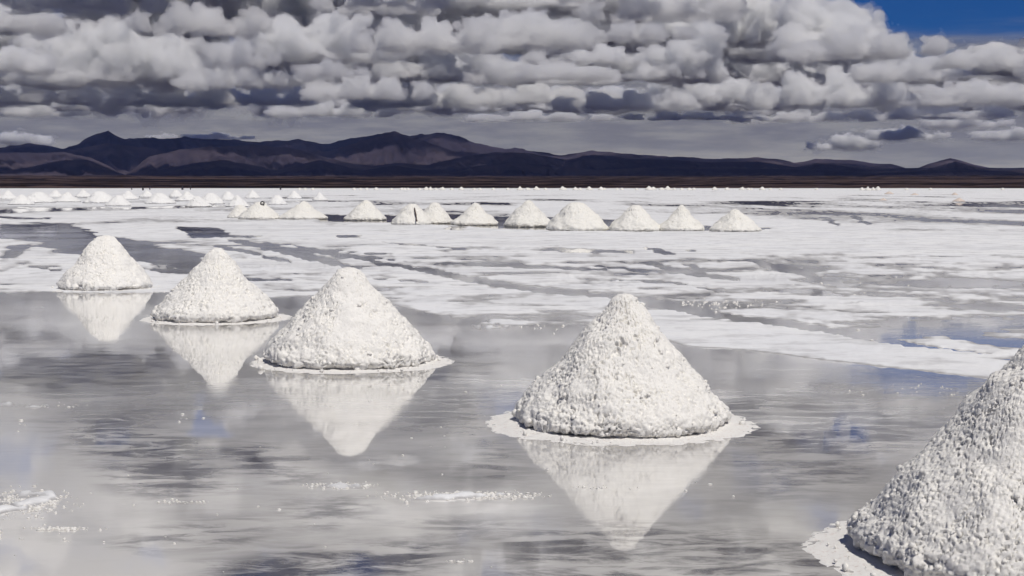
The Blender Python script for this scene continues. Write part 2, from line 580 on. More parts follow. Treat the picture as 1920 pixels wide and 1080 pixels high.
def flat_field(x, y):
    """> 0 dry crust, < 0 water"""
    r = np.hypot(x, y)
    u, v = image_of(x, y)
    front = y > 2.0
    far = sstep(r, 20, 70)
    n_big = fbm2(x * 0.055 + 3.1, y * 0.04, 4, 5)
    n_mid = fbm2(x * 0.55, y * 0.42 + 9, 4, 8)
    n_fine = fbm2(x * 3.1, y * 2.6, 3, 15)
    n_far = fbm2(x * 0.10, y * 0.022, 4, 21)
    n_str = fbm2((x + 0.55 * y) * 0.16, (y - 0.25 * x) * 0.55, 4, 44)
    n_thin = fbm2(x * 1.0 + 0.3 * y, y * 2.3, 4, 47, 0.6)
    belt = line_sd(u, v, [(1230, 612), (1300, 622), (1400, 632), (1550, 652), (1700, 672), (1880, 697), (2100, 740)], [14, 20, 20, 19, 19, 10, 8])
    F = 0.32 + 0.50 * n_big + (1 - far) * (0.62 * n_str + 0.62 * n_thin) + (0.62 - 0.35 * far) * n_mid + 0.20 * n_fine + 0.62 * far * n_far
    F = F + 0.6 * sstep(v, 448, 442) * sstep(v, 434, 440)          # clean white belt in front of the far row
    F = F + 0.22 * sstep(v, 372, 360) - 0.17 * sstep(v, 374, 380) * sstep(v, 424, 416) * (0.5 + 0.9 * sstep(u, 1100, 1500))
    F = F + 0.03 * sstep(v, 480, 490) * sstep(v, 560, 540) * sstep(u, 800, 950) + 0.18 * sstep(v, 440, 448) * sstep(v, 484, 474) * sstep(u, 500, 700)
    wob = 1.0 * n_mid + 0.55 * n_fine
    for pts, soft, depth in WET:
        sd = poly_sd(u, v, pts) + wob * soft * 1.6
        k = sstep(sd, soft, -soft) * depth
        F = F * (1 - k) + (-0.45) * k + 0.28 * k * (1 - depth) * n_mid
    for pts, wd, depth in TRACKS:
        sd = line_sd(u, v, pts, wd) + wob * 2.2
        F = F - sstep(sd, 1.0, -1.0) * (depth + 0.6)
    sd = poly_sd(u, v, POND) + wob * 6.0
    k = np.where(front, sstep(sd, 7, -7), 0)
    F = F * (1 - k) + (-0.9 + 0.12 * n_mid) * k
    for pts, amt in ISLANDS:
        sd = poly_sd(u, v, pts) + wob * 4.0
        F = F + sstep(sd, 4.5, -4.5) * (0.72 + 0.40 * amt + 0.8 * n_fine + 0.7 * fbm2(x * 13, y * 13, 2, 66))
    F = F + 0.95 * sstep(belt + 9 * wob, 8, -9)
    behind = sstep(y, 2.5, 0.0)
    F = F * (1 - behind) + behind * (0.25 + 0.6 * n_big)
    return F, n_fine, u, v


def build_flat():
    fpx = F_PX * 1024 / 1920
    vv = np.concatenate([np.arange(800, 60, -1.6), np.arange(60, 14, -0.6), np.arange(14, 2.08, -0.22)])
    rr = fpx * CAM_H / vv
    rr = np.concatenate([[0.4, 1.0, 1.8, 2.5], rr, [SHORE_R]])
    az = np.concatenate([np.arange(-180, -26, 3.0), np.arange(-26, 26, 0.066), np.arange(26, 180, 3.0)])
    A, Rr = np.meshgrid(np.radians(az), rr)
    x, y = (Rr * np.sin(A)).ravel(), (Rr * np.cos(A)).ravel()
    F, nf, u, v = flat_field(x, y)
    r = Rr.ravel()
    rough = 0.010 * nf + 0.010 * fbm2(x * 9, y * 9, 2, 33)
    lump = sstep(fbm2(x * 0.35, y * 0.35, 3, 71), 0.15, 0.5) * np.abs(fbm2(x * 5, y * 5, 3, 72)) * 0.09 * sstep(r, 90, 20)
    dry = sstep(F, 0.0, 0.5)
    h = np.clip(F * 0.05, -0.06, 0.016) + dry * (rough + lump)
    q = grid_quads(len(rr), len(az), wrap=True)
    keep = (h[q] > -0.012).any(1)
    V = np.stack([x, y, h], -1)
    V2, q2, at = used_only(V, q[keep][:, ::-1], {'level': F})
    o = link('salt_flat', mesh_np('salt_flat', V2, q2, at), SALT_FLAT, smooth=True)
    tag(o, 'white crusted salt flat reaching to the far shore', kind='structure')
    # the brine: one level sheet
    rr2 = np.concatenate([[0.3], np.geomspace(1.5, SHORE_R - 2, 260)])
    az2 = np.concatenate([np.arange(-180, -27, 6.0), np.arange(-27, 27, 0.14), np.arange(27, 180, 6.0)])
    A, Rr = np.meshgrid(np.radians(az2), rr2)
    x, y = (Rr * np.sin(A)).ravel(), (Rr * np.cos(A)).ravel()
    F, nf, u, v = flat_field(x, y)
    sh = sstep(F, -0.75, -0.05)
    # silted, paler corner of the pond
    pale = poly_sd(u, v, [(-900, 730), (60, 745), (130, 800), (200, 900), (330, 960), (420, 1010), (300, 1100), (-900, 1400)])
    sh = np.maximum(sh * 0.6, 0.95 * sstep(pale + 6 * fbm2(x * 1.5, y * 1.5, 3, 4), 18, -22))
    pale2 = poly_sd(u, v, [(300, 930), (560, 880), (760, 900), (1000, 950), (800, 985), (480, 1000)])
    sh = np.maximum(sh, 0.62 * sstep(pale2 + 8 * fbm2(x * 1.5, y * 1.5, 3, 6), 20, -18))
    dark_zone = np.zeros_like(sh)
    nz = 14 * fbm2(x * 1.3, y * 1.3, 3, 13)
    for pts, amt in DARK_ZONES:
        dark_zone = np.maximum(dark_zone, amt * sstep(poly_sd(u, v, pts) + nz, 11, -13))
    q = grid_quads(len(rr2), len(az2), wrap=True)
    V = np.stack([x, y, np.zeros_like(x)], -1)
    o = link('water', mesh_np('water', V, q[:, ::-1], {'shallow': sh, 'dark_zone': dark_zone}), WATER, smooth=True)
    tag(o, 'shallow still brine mirroring the piles and the sky', kind='structure')


build_flat()
print('flat', time.time() - T0)

# ------------------------------------------------------------------ plain, hills, ground to the horizon
SKYLINE = [(-900, 300), (-500, 284), (-250, 292), (0, 277), (55, 267), (120, 277), (165, 259), (205, 244), (240, 261), (300, 258), (370, 257), (480, 265),
           (560, 261), (620, 269), (660, 259), (718, 251), (740, 243), (772, 252), (830, 250), (870, 258), (905, 270), (945, 280), (965, 278),
           (1000, 286), (1060, 292), (1110, 287), (1150, 289), (1200, 295), (1260, 297), (1330, 301), (1420, 299), (1460, 303), (1490, 309),
           (1530, 302), (1600, 303), (1640, 310), (1670, 307), (1710, 319), (1740, 307), (1780, 297), (1830, 309), (1870, 317), (1920, 315),
           (2100, 309), (2350, 320), (2800, 300)]
FRONT = [(-900, 310), (-400, 300), (-100, 300), (0, 286), (60, 287), (120, 284), (170, 293), (205, 311), (232, 330), (250, 318), (280, 294), (325, 283),
         (400, 275), (470, 270), (540, 275), (580, 286), (640, 302), (700, 312), (745, 304), (800, 309), (860, 297), (930, 284), (1000, 289),
         (1060, 299), (1110, 289), (1180, 298), (1260, 301), (1340, 305), (1420, 302), (1490, 313), (1530, 305), (1600, 310), (1660, 320),
         (1720, 324), (1790, 303), (1850, 318), (1920, 320), (2100, 315), (2800, 312)]
MIDDLE = [(-900, 290), (0, 290), (100, 290), (200, 268), (260, 275), (330, 284), (420, 290), (540, 290), (620, 282), (705, 256), (742, 243), (785, 262),
          (850, 284), (930, 292), (1100, 305), (1500, 315), (2800, 315)]
LOW = [(-900, 322), (0, 322), (60, 312), (120, 300), (165, 298), (205, 316), (240, 330), (300, 318), (360, 306), (420, 300), (460, 306), (520, 318), (560, 308),
       (600, 300), (640, 310), (680, 320), (740, 309), (790, 318), (850, 322), (900, 312), (960, 304), (1040, 312), (1120, 318), (1250, 312),
       (1400, 316), (1520, 318), (1640, 322), (1760, 318), (1920, 322), (2800, 322)]


def crest(prof, azdeg, R):
    px = 960 + F_PX * np.tan(np.radians(azdeg)) / math.cos(PITCH)
    py = np.interp(px, [p[0] for p in prof], [p[1] for p in prof])
    py = py - 4.0 * sstep(px, 980, 1100) * sstep(px, 1720, 1600) if prof is SKYLINE else py
    x, y = (px - 960) / F_PX, (540 - py) / F_PX
    c, s = math.cos(PITCH), math.sin(PITCH)
    return (-s + y * c) / np.hypot(x, c + y * s) * R + CAM_H


def plain_z(r):
    return 38.0 * np.clip((r - SHORE_R) / 4300.0, 0, 3.0) ** 0.9


def build_terrain():
    az = np.arange(-34, 34, 0.095)
    # plain
    rr = np.geomspace(SHORE_R - 1, 7600, 80)
    A, Rr = np.meshgrid(az, rr)
    ar = np.radians(A)
    x, y = Rr * np.sin(ar), Rr * np.cos(ar)
    z = plain_z(Rr) + 1.6 * sstep(Rr, SHORE_R, SHORE_R + 60) * (0.4 + fbm2(x * 0.02, y * 0.008, 4, 90)) + 3.0 * sstep(Rr, 1500, 3000) * fbm2(x * 0.004, y * 0.003, 4, 91)
    z[0, :] = -0.4
    V = np.stack([x.ravel(), y.ravel(), z.ravel()], -1)
    o = link('plain', mesh_np('plain', V, grid_quads(len(rr), len(az))[:, ::-1]), PLAIN, smooth=True)
    tag(o, 'dark brown scrub plain between the salt and the hills', kind='structure')
    # hills
    rr = np.linspace(5200, 15500, 210)
    A, Rr = np.meshgrid(az, rr)
    ar = np.radians(A)
    x, y = Rr * np.sin(ar), Rr * np.cos(ar)
    z = plain_z(Rr) - 12.0
    wob = 500 * fbm2(A * 0.25, A * 0 + 3.3, 3, 50)
    for prof, R0, wn, wf, p, sd in ((SKYLINE, 12600, 2600, 3200, 1.25, 1), (MIDDLE, 10400, 1700, 2200, 1.2, 4), (FRONT, 8500, 1900, 1700, 1.15, 2), (LOW, 6900, 1150, 1200, 1.1, 3)):
        Rc = R0 + wob
        hc = crest(prof, A, R0)
        base = plain_z(Rc) - 12
        t = np.where(Rr < Rc, (Rc - Rr) / wn, (Rr - Rc) / wf)
        # spurs and gullies run down the slope
        gul = np.abs(fbm2(A * 1.3 + 0.0004 * Rr, Rr * 0.0007, 4, 60 + sd))
        t = t * (1 + 0.9 * gul) if sd else t
        s = np.clip(1 - t, 0, 1)
        zz = base + (hc - base) * (s ** p) * (1 - 0.22 * gul * sstep(t, 0.03, 0.3))
        z = np.maximum(z, np.where(s > 0, zz, -50))
    amp = np.clip((z - 40) / 400, 0, 1)
    z = z + amp * 34 * fbm2(x * 0.004, y * 0.004, 5, 77, 0.6)
    V = np.stack([x.ravel(), y.ravel(), z.ravel()], -1)
    o = link('hills', mesh_np('hills', V, grid_quads(len(rr), len(az))[:, ::-1]), HILLS, smooth=True)
    tag(o, 'long range of dark bare hills along the horizon', kind='structure')
    # ground under everything, out past the horizon
    aa = np.radians(np.arange(0, 360, 6))
    V = [(0, 0, -0.6)]
    for R in (SHORE_R * 0.98, 5000, 80000):
        V += [(R * math.sin(a), R * math.cos(a), -0.6 if R < 3000 else -2.0) for a in aa]
    n = len(aa)
    me = bpy.data.meshes.new('ground')
    faces = [(0, 1 + (i + 1) % n, 1 + i) for i in range(n)]
    for k in range(2):
        faces += [(1 + k * n + i, 1 + k * n + (i + 1) % n, 1 + (k + 1) * n + (i + 1) % n, 1 + (k + 1) * n + i) for i in range(n)]
    me.from_pydata(V, [], faces)
    o = link('ground', me, PLAIN)
    tag(o, 'open dry ground running out to the horizon', kind='structure')


build_terrain()
print('terrain', time.time() - T0)

# ------------------------------------------------------------------ thin blue air between the flat and the hills
m = bpy.data.materials.new('thin_haze')
m.use_nodes = True
m.node_tree.nodes.clear()
out_n = m.node_tree.nodes.new('ShaderNodeOutputMaterial')
pv = m.node_tree.nodes.new('ShaderNodeVolumePrincipled')
pv.inputs['Color'].default_value = (0.30, 0.42, 1.0, 1)
pv.inputs['Density'].default_value = 1.2e-5
m.node_tree.links.new(pv.outputs[0], out_n.inputs['Volume'])
me = bpy.data.meshes.new('haze')
hx, hy0, hy1, hz0, hz1 = 17000, -2500, 16500, -60.0, 720.0
me.from_pydata([(a, b, c) for c in (hz0, hz1) for b in (hy0, hy1) for a in (-hx, hx)], [], [(0, 2, 3, 1), (4, 5, 7, 6), (0, 1, 5, 4), (2, 6, 7, 3), (0, 4, 6, 2), (1, 3, 7, 5)])
hz = link('haze', me, m)
tag(hz, 'thin blue air in front of the far hills', kind='stuff')

# ------------------------------------------------------------------ clouds


def cloud_mesh(seed, L, W, H, n, vox, tower=0.0):
    """a cumulus in metres/1000: flat base at z=0, billowing top"""
    rng = random.Random(seed)
    puffs = []
    for i in range(n):
        x = rng.uniform(-1, 1) * L * 0.40
        y = rng.uniform(-1, 1) * W * 0.28
        r = H * rng.uniform(0.24, 0.48) * (1 - 0.6 * abs(x) / (L * 0.5))
        z0 = rng.uniform(0.1, 0.6) * r
        puffs.append((x, y, z0, r))
        for k in range(6):
            a, e, rr = rng.uniform(0, 6.28), rng.uniform(0.05, 1.45), r * rng.uniform(0.3, 0.6)
            puffs.append((x + r * .9 * math.cos(a) * math.cos(e), y + r * .9 * math.sin(a) * math.cos(e), z0 + r * .9 * math.sin(e), rr))
    if tower:
        x = rng.uniform(-0.15, 0.15) * L
        for k in range(9):
            t = k / 8
            r = H * (0.34 - 0.12 * t) * rng.uniform(0.8, 1.15)
            puffs.append((x + rng.uniform(-.2, .2) * H + tower * t * H * 0.3, rng.uniform(-.15, .15) * H, H * (0.15 + t * 0.95), r))
            puffs.append((x + rng.uniform(-.4, .4) * H + tower * t * H * 0.3, rng.uniform(-.2, .2) * H, H * (0.15 + t * 0.85), r * 0.6))
    X = np.arange(-L * 0.72, L * 0.72, vox)
    Y = np.arange(-W * 0.72, W * 0.72, vox)
    Z = np.arange(-0.22, H * (1.65 if tower else 1.25), vox)
    d = np.full((len(X), len(Y), len(Z)), 9.0, np.float32)
    for (x, y, z, r) in puffs:
        m = r + 0.35
        i0, i1 = np.searchsorted(X, (x - m, x + m))
        j0, j1 = np.searchsorted(Y, (y - m, y + m))
        k0, k1 = np.searchsorted(Z, (z - m, z + m))
        q = (np.sqrt((X[i0:i1, None, None] - x) ** 2 + (Y[None, j0:j1, None] - y) ** 2 + (Z[None, None, k0:k1] - z) ** 2) - r).astype(np.float32)
        s = d[i0:i1, j0:j1, k0:k1]
        hh = np.maximum(0.12 - np.abs(s - q), 0) / 0.12
        d[i0:i1, j0:j1, k0:k1] = np.minimum(s, q) - hh * hh * 0.03
    ii, jj, kk = np.nonzero((np.abs(d) < 0.30) & (Z[None, None, :] > -0.2))
    x, y, z = X[ii], Y[jj], Z[kk]
    wx = 0.05 * fbm(x * 5, y * 5, z * 5, 2, seed + 40)
    disp = 0.17 * (0.55 - worley(x * 3.1 + wx, y * 3.1, z * 3.1 - wx, seed)) + 0.075 * (0.55 - worley((x + wx) * 8.3, y * 8.3, (z - wx) * 8.3, seed + 1)) + 0.24 * fbm(x * 2.7, y * 2.7, z * 2.7, 6, seed + 5, 0.62)
    d[ii, jj, kk] -= disp.astype(np.float32)
    bx, by = np.meshgrid(X, Y, indexing='ij')
    wave = 0.05 * np.sin(bx * 2.7 + seed) * np.cos(by * 4) + 0.13 * fbm2(bx * 2.5, by * 2.5, 5, seed + 9)
    d = np.maximum(d, -(Z[None, None, :] - wave[:, :, None]).astype(np.float32))
    d[0], d[-1], d[:, 0], d[:, -1], d[:, :, 0], d[:, :, -1] = 1, 1, 1, 1, 1, 1
    out = []
    # the body, and round it a thinner ragged veil
    k3 = np.nonzero(np.abs(d - 0.06) < 0.16)
    veil = d.copy()
    x, y, z = X[k3[0]], Y[k3[1]], Z[k3[2]]
    veil[k3] -= (0.045 + 0.15 * fbm(x * 5.5, y * 5.5, z * 5.5, 3, seed + 70, 0.6)).astype(np.float32)
    for field, mat in ((d, CLOUD), (veil, VEIL)):
        field[0], field[-1], field[:, 0], field[:, -1], field[:, :, 0], field[:, :, -1] = 1, 1, 1, 1, 1, 1
        g = openvdb.FloatGrid(9.0)
        g.copyFromArray(field)
        g.transform = openvdb.createLinearTransform(voxelSize=vox)
        pts, quads = g.convertToQuads(0.0)
        pts = (pts + np.array([X[0], Y[0], Z[0]])) * 1000.0
        me = mesh_np('cloud', pts, quads)
        me.polygons.foreach_set('use_smooth', np.ones(len(me.polygons), bool))
        me.materials.append(mat)
        out.append(me)
    return out


def build_clouds():
    spec = {   # key: seed, L, W, H, n, vox, tower
        'big': (3, 2.8, 1.6, 1.15, 10, 0.027, 0),
        'wide': (8, 3.6, 1.5, 0.9, 13, 0.028, 0),
        'round': (14, 1.9, 1.5, 1.1, 7, 0.025, 0),
        'tower': (21, 1.8, 1.4, 1.0, 6, 0.026, 0.9),
        'flat': (27, 3.2, 1.6, 0.55, 12, 0.026, 0),
        'small': (33, 1.3, 1.0, 0.6, 5, 0.020, 0),
    }
    size = {k: (v[1], v[3]) for k, v in spec.items()}
    lib, veils = {}, {}
    for k, v in spec.items():
        lib[k], veils[k] = cloud_mesh(*v)
        print('cloud', k, len(lib[k].polygons), len(veils[k].polygons), round(time.time() - T0, 1))
    rng = random.Random(12)
    BASE = 1500.0

    lit = []
    for c in LIT:
        d = ray(c[0], c[1])
        lit.append((d * ((BASE - CAM_H) / d.z) + Vector((0, 0, c[2])), c[3]))
    for px, R, z, rad in LIT_SLOPES:
        a = math.atan((px - 960) / F_PX)
        lit.append((Vector((R * math.sin(a), R * math.cos(a), z)), rad))

    def shades(p, half):
        for q, rad in lit:
            if p.z > q.z + 300:
                t = q + SUN_DIR * ((p.z - q.z) / SUN_DIR.z)
                if math.hypot(p.x - t.x, p.y - t.y) < rad + half:
                    return True
        return False

    def put(kind, px, base_py, wpx, hpx, flip=None, base=BASE):
        base += rng.uniform(-250, 450)
        d = ray(px, base_py)
        a = math.atan2(d.x, d.y)
        L, H = size[kind]
        tall = H * (1.35 if kind == 'tower' else 0.95)
        for attempt in range(4):                  # a bank that would shade a sunlit cloud stands farther off
            R = (base - CAM_H) / d.z * math.hypot(d.x, d.y)
            sx = wpx / F_PX * R / (L * 0.92 * 1000)
            if base < 2300 or not shades(Vector((R * math.sin(a), R * math.cos(a), base + 200)), 0.40 * sx * L * 1000):
                break
            base += 450
        sz = hpx / F_PX * R / (tall * 1000)
        if base_py < -400 and shades(Vector((R * math.sin(a), R * math.cos(a), base)), 0.36 * sx * L * 1000):
            return
        o = bpy.data.objects.new('cloud', lib[kind])
        COL.objects.link(o)
        o.location = (R * math.sin(a), R * math.cos(a), base)
        fl = rng.choice([0, math.pi]) if flip is None else flip
        o.rotation_euler = (0, 0, -a + fl + rng.uniform(-0.25, 0.25))
        o.scale = (sx, max(sx, 0.8) * rng.uniform(0.8, 1.1), sz)
        if base_py > -40:
            v = bpy.data.objects.new('veil', veils[kind])
            COL.objects.link(v)
            v.parent = o
        o['kind'] = 'structure'
        o['label'] = 'unseen cumulus cloud placed to shade the hills'
        return o
    # those in the picture, by where their bases lie
    for i, c in enumerate(CLOUDS):
        o = put(*c)
        if i in (0, 1, 2, 5, 8, 9, 11, 12, 15, 19):
            lit.append((o.location + Vector((0, 0, 500)), 0.30 * o.scale[0] * size[c[0]][0] * 1000))
    # more distant banks at a greater height close most of the gaps
    for i, (px, py) in enumerate(BANKS):
        put(['wide', 'big', 'wide', 'flat'][i % 4], px, py, rng.uniform(380, 620) * (0.75 if py > 140 else 1), rng.uniform(80, 145) * (0.7 if py > 140 else 1), None, 2700.0 + 150 * (i % 3))
    for i, (px, py) in enumerate(ABOVE):
        put(['wide', 'big', 'flat'][i % 3], px, py, rng.uniform(300, 480), rng.uniform(70, 120), None, 1700.0)
    # the field goes on overhead beyond the hills and all round the horizon
    for i in range(110):
        R = rng.uniform(9000, 40000)
        a = rng.uniform(-math.pi, math.pi)
        inframe = abs(a) < math.radians(23)
        if inframe and R > 12300:
            continue
        if inframe and shades(Vector((R * math.sin(a), R * math.cos(a), BASE + 500)), 900):
            continue
        kind = rng.choice(['big', 'wide', 'round', 'flat', 'small', 'wide'])
        o = bpy.data.objects.new('cloud', lib[kind])
        COL.objects.link(o)
        o.location = (R * math.sin(a), R * math.cos(a), BASE + rng.uniform(0, 500) + (300 if inframe else 0))
        o.rotation_euler = (0, 0, rng.uniform(0, 6.28))
        s = rng.uniform(0.6, 1.2)
        o.scale = (s, s, s * rng.uniform(0.7, 1.1))
        o['kind'] = 'structure'
        o['label'] = 'unseen cumulus cloud placed to shade the hills'
    # unseen higher deck, added to shade the cumulus below; its gaps leave some sunlit
    for i in range(125):
        R = math.sqrt(rng.uniform(6500 ** 2, 36000 ** 2))
        a = rng.uniform(-math.radians(40), math.radians(40))
        p = Vector((R * math.sin(a), R * math.cos(a), SHADE_DECK + rng.uniform(-300, 700)))
        s = rng.uniform(0.9, 1.8)
        if shades(p, 1200 * s):
            continue
        if p.z / p.y < 0.128:
            continue
        o = bpy.data.objects.new('cloud', lib[rng.choice(['flat', 'wide', 'flat'])])
        COL.objects.link(o)
        o.location = p
        o.rotation_euler = (0, 0, rng.uniform(0, 6.28))
        o.scale = (s, s * 1.2, s * 0.8)
        o['kind'] = 'structure'
        o['label'] = 'unseen cloud of the added high shading deck'
    # unseen cumulus above the hills, placed to shade their slopes
    for kind, px, R, s in (('wide', 330, 10800, 1.0), ('wide', 60, 9000, 0.8), ('big', 560, 11600, 1.1), ('big', 820, 9800, 1.0), ('wide', 900, 11600, 1.0),
                           ('flat', 650, 8400, 0.8), ('flat', 300, 7600, 0.7), ('big', 1150, 8000, 0.9), ('wide', 1300, 9500, 1.2), ('big', 1600, 8300, 1.0), ('wide', 1850, 9300, 1.1),
                           ('wide', 1000, 6900, 1.1), ('wide', 1330, 6700, 1.2), ('wide', 1640, 6900, 1.2), ('wide', 1960, 6800, 1.2), ('wide', 1180, 7900, 1.1), ('wide', 1480, 8000, 1.1), ('wide', 1800, 7900, 1.1), ('wide', 830, 6600, 0.7), ('wide', 120, 5400, 0.9), ('wide', 640, 5300, 0.8), ('wide', 900, 5300, 1.0), ('wide', 1130, 5500, 1.1), ('wide', 1400, 5300, 1.1), ('wide', 1680, 5400, 1.1), ('wide', 1980, 5300, 1.1)):
        a = math.atan((px - 960) / F_PX)
        if shades(Vector((R * math.sin(a), R * math.cos(a), 2300.0)), 900 * s):
            continue
        o = bpy.data.objects.new('cloud', lib[kind])
        COL.objects.link(o)
        zc = 2300.0
        o.location = (R * math.sin(a), R * math.cos(a), zc)
        o.rotation_euler = (0, 0, rng.uniform(-0.4, 0.4))
        o.scale = (s, s, s * 0.8)
        o['kind'] = 'structure'
        o['label'] = 'unseen cumulus cloud placed to shade the hills'


SHADE_DECK = 4300.0
ABOVE = [(1420, -22), (1320, -140), (1500, -150), (1660, -175), (1820, -150), (1540, -50), (1100, -140), (600, -130), (300, -150), (-100, -60), (120, -80), (340, -100), (560, -70), (780, -90), (1000, -70), (1200, -100), (1400, -60), (1640, -110), (1880, -80), (2050, -120), (0, -190), (250, -210), (480, -180), (720, -200),
         (960, -210), (1200, -190), (1440, -200), (1700, -230), (1950, -200), (100, -300), (400, -320), (700, -300), (1000, -330), (1300, -300), (1600, -340), (1900, -310)]
BANKS = [(-60, 60), (170, 90), (420, 75), (690, 60), (900, 95), (1130, 70), (1350, 85), (1470, 150), (1790, 152), (2030, 130), (60, 155), (360, 160),
         (640, 155), (900, 150), (1200, 150), (1450, 165), (1700, 178), (1960, 170), (220, 10), (520, 5), (800, 15), (1060, 20), (1240, 5), (660, -40), (330, -40), (60, -20),
         (1380, 112), (380, 125), (1150, 95), (1430, 154), (370, 152), (975, 132), (460, 28), (640, 120), (1860, 205), (1560, 208), (1280, 205), (980, 208), (700, 205), (400, 208), (100, 205)]
# patches of sunlight among the clouds: px, py of the cloud base, height above the base, radius in metres
LIT = [(215, 140, 700, 2000), (430, 128, 300, 700), (620, 100, 900, 1500), (1010, 85, 600, 700), (1285, 150, 900, 900), (1560, 100, 1400, 2200), (1350, 180, 500, 800), (940, 150, 300, 500),
       (1700, 130, 400, 600), (30, 50, 500, 900), (1100, 150, 300, 400), (1850, 180, 300, 500), (1600, 270, 200, 600), (400, 250, 200, 700)]
# patches of sunlight on the hills: px, distance, height, radius
LIT_SLOPES = [(110, 8000, 150, 300), (420, 8000, 250, 400), (735, 9800, 350, 300)]
CLOUDS = [
    # kind, centre px, base py, width px, height px
    ('big', 215, 156, 390, 185), ('small', 440, 128, 120, 75), ('round', 615, 112, 290, 150), ('small', 610, 146, 120, 42),
    ('wide', 800, 95, 300, 80), ('big', 1000, 88, 280, 110), ('wide', 800, 150, 360, 70), ('wide', 1130, 120, 290, 48),
    ('tower', 1285, 150, 170, 110), ('small', 940, 158, 110, 65), ('round', 1090, 160, 140, 55), ('big', 1360, 192, 200, 70),
    ('tower', 1560, 110, 240, 130), ('wide', 1610, 108, 320, 62), ('wide', 1560, 200, 330, 90), ('round', 1700, 150, 200, 62),
    ('big', 1850, 128, 220, 55), ('big', 1830, 195, 240, 70), ('wide', 1250, 34, 330, 60), ('big', 30, 56, 210, 80), ('big', 20, 135, 180, 70),
    ('wide', 380, 62, 260, 70), ('wide', 90, 195, 300, 48), ('wide', 300, 198, 300, 50), ('wide', 480, 196, 260, 44), ('wide', 610, 218, 260, 36), ('wide', 800, 200, 330, 62),
    ('wide', 1010, 195, 300, 50), ('wide', 1180, 205, 300, 44), ('big', 1060, 148, 220, 50), ('wide', 430, 165, 230, 60), ('wide', 680, 185, 260, 60),
    ('small', 1590, 280, 110, 34), ('small', 1690, 262, 120, 30), ('small', 1800, 240, 130, 34), ('wide', 1500, 228, 300, 26), ('wide', 1750, 222, 300, 30), ('wide', 1000, 226, 300, 22),
    ('wide', 1300, 224, 260, 20), ('small', 60, 218, 140, 26), ('small', 1900, 262, 140, 26), ('wide', 720, 20, 260, 50), ('wide', 150, 20, 300, 50), ('wide', 1180, 75, 240, 42),
    ('small', 400, 262, 110, 16), ('small', 310, 262, 70, 14), ('small', 30, 272, 120, 28), ('wide', -180, 140, 400, 90), ('big', -150, 60, 300, 100), ('wide', -150, 200, 330, 50),
    ('wide', 2080, 150, 300, 80), ('wide', 2100, 205, 300, 60), ('big', 2200, 80, 260, 60),
]
build_clouds()
print('clouds', time.time() - T0)

# ------------------------------------------------------------------ salt piles
PROFILE = [(0.86, -0.03), (0.91, 0.012), (0.985, 0.045), (1.0, 0.085), (0.975, 0.135), (0.91, 0.195), (0.805, 0.30), (0.57, 0.50), (0.364, 0.71),
           (0.245, 0.83), (0.165, 0.915), (0.115, 0.963), (0.06, 0.99), (0.0, 1.0)]


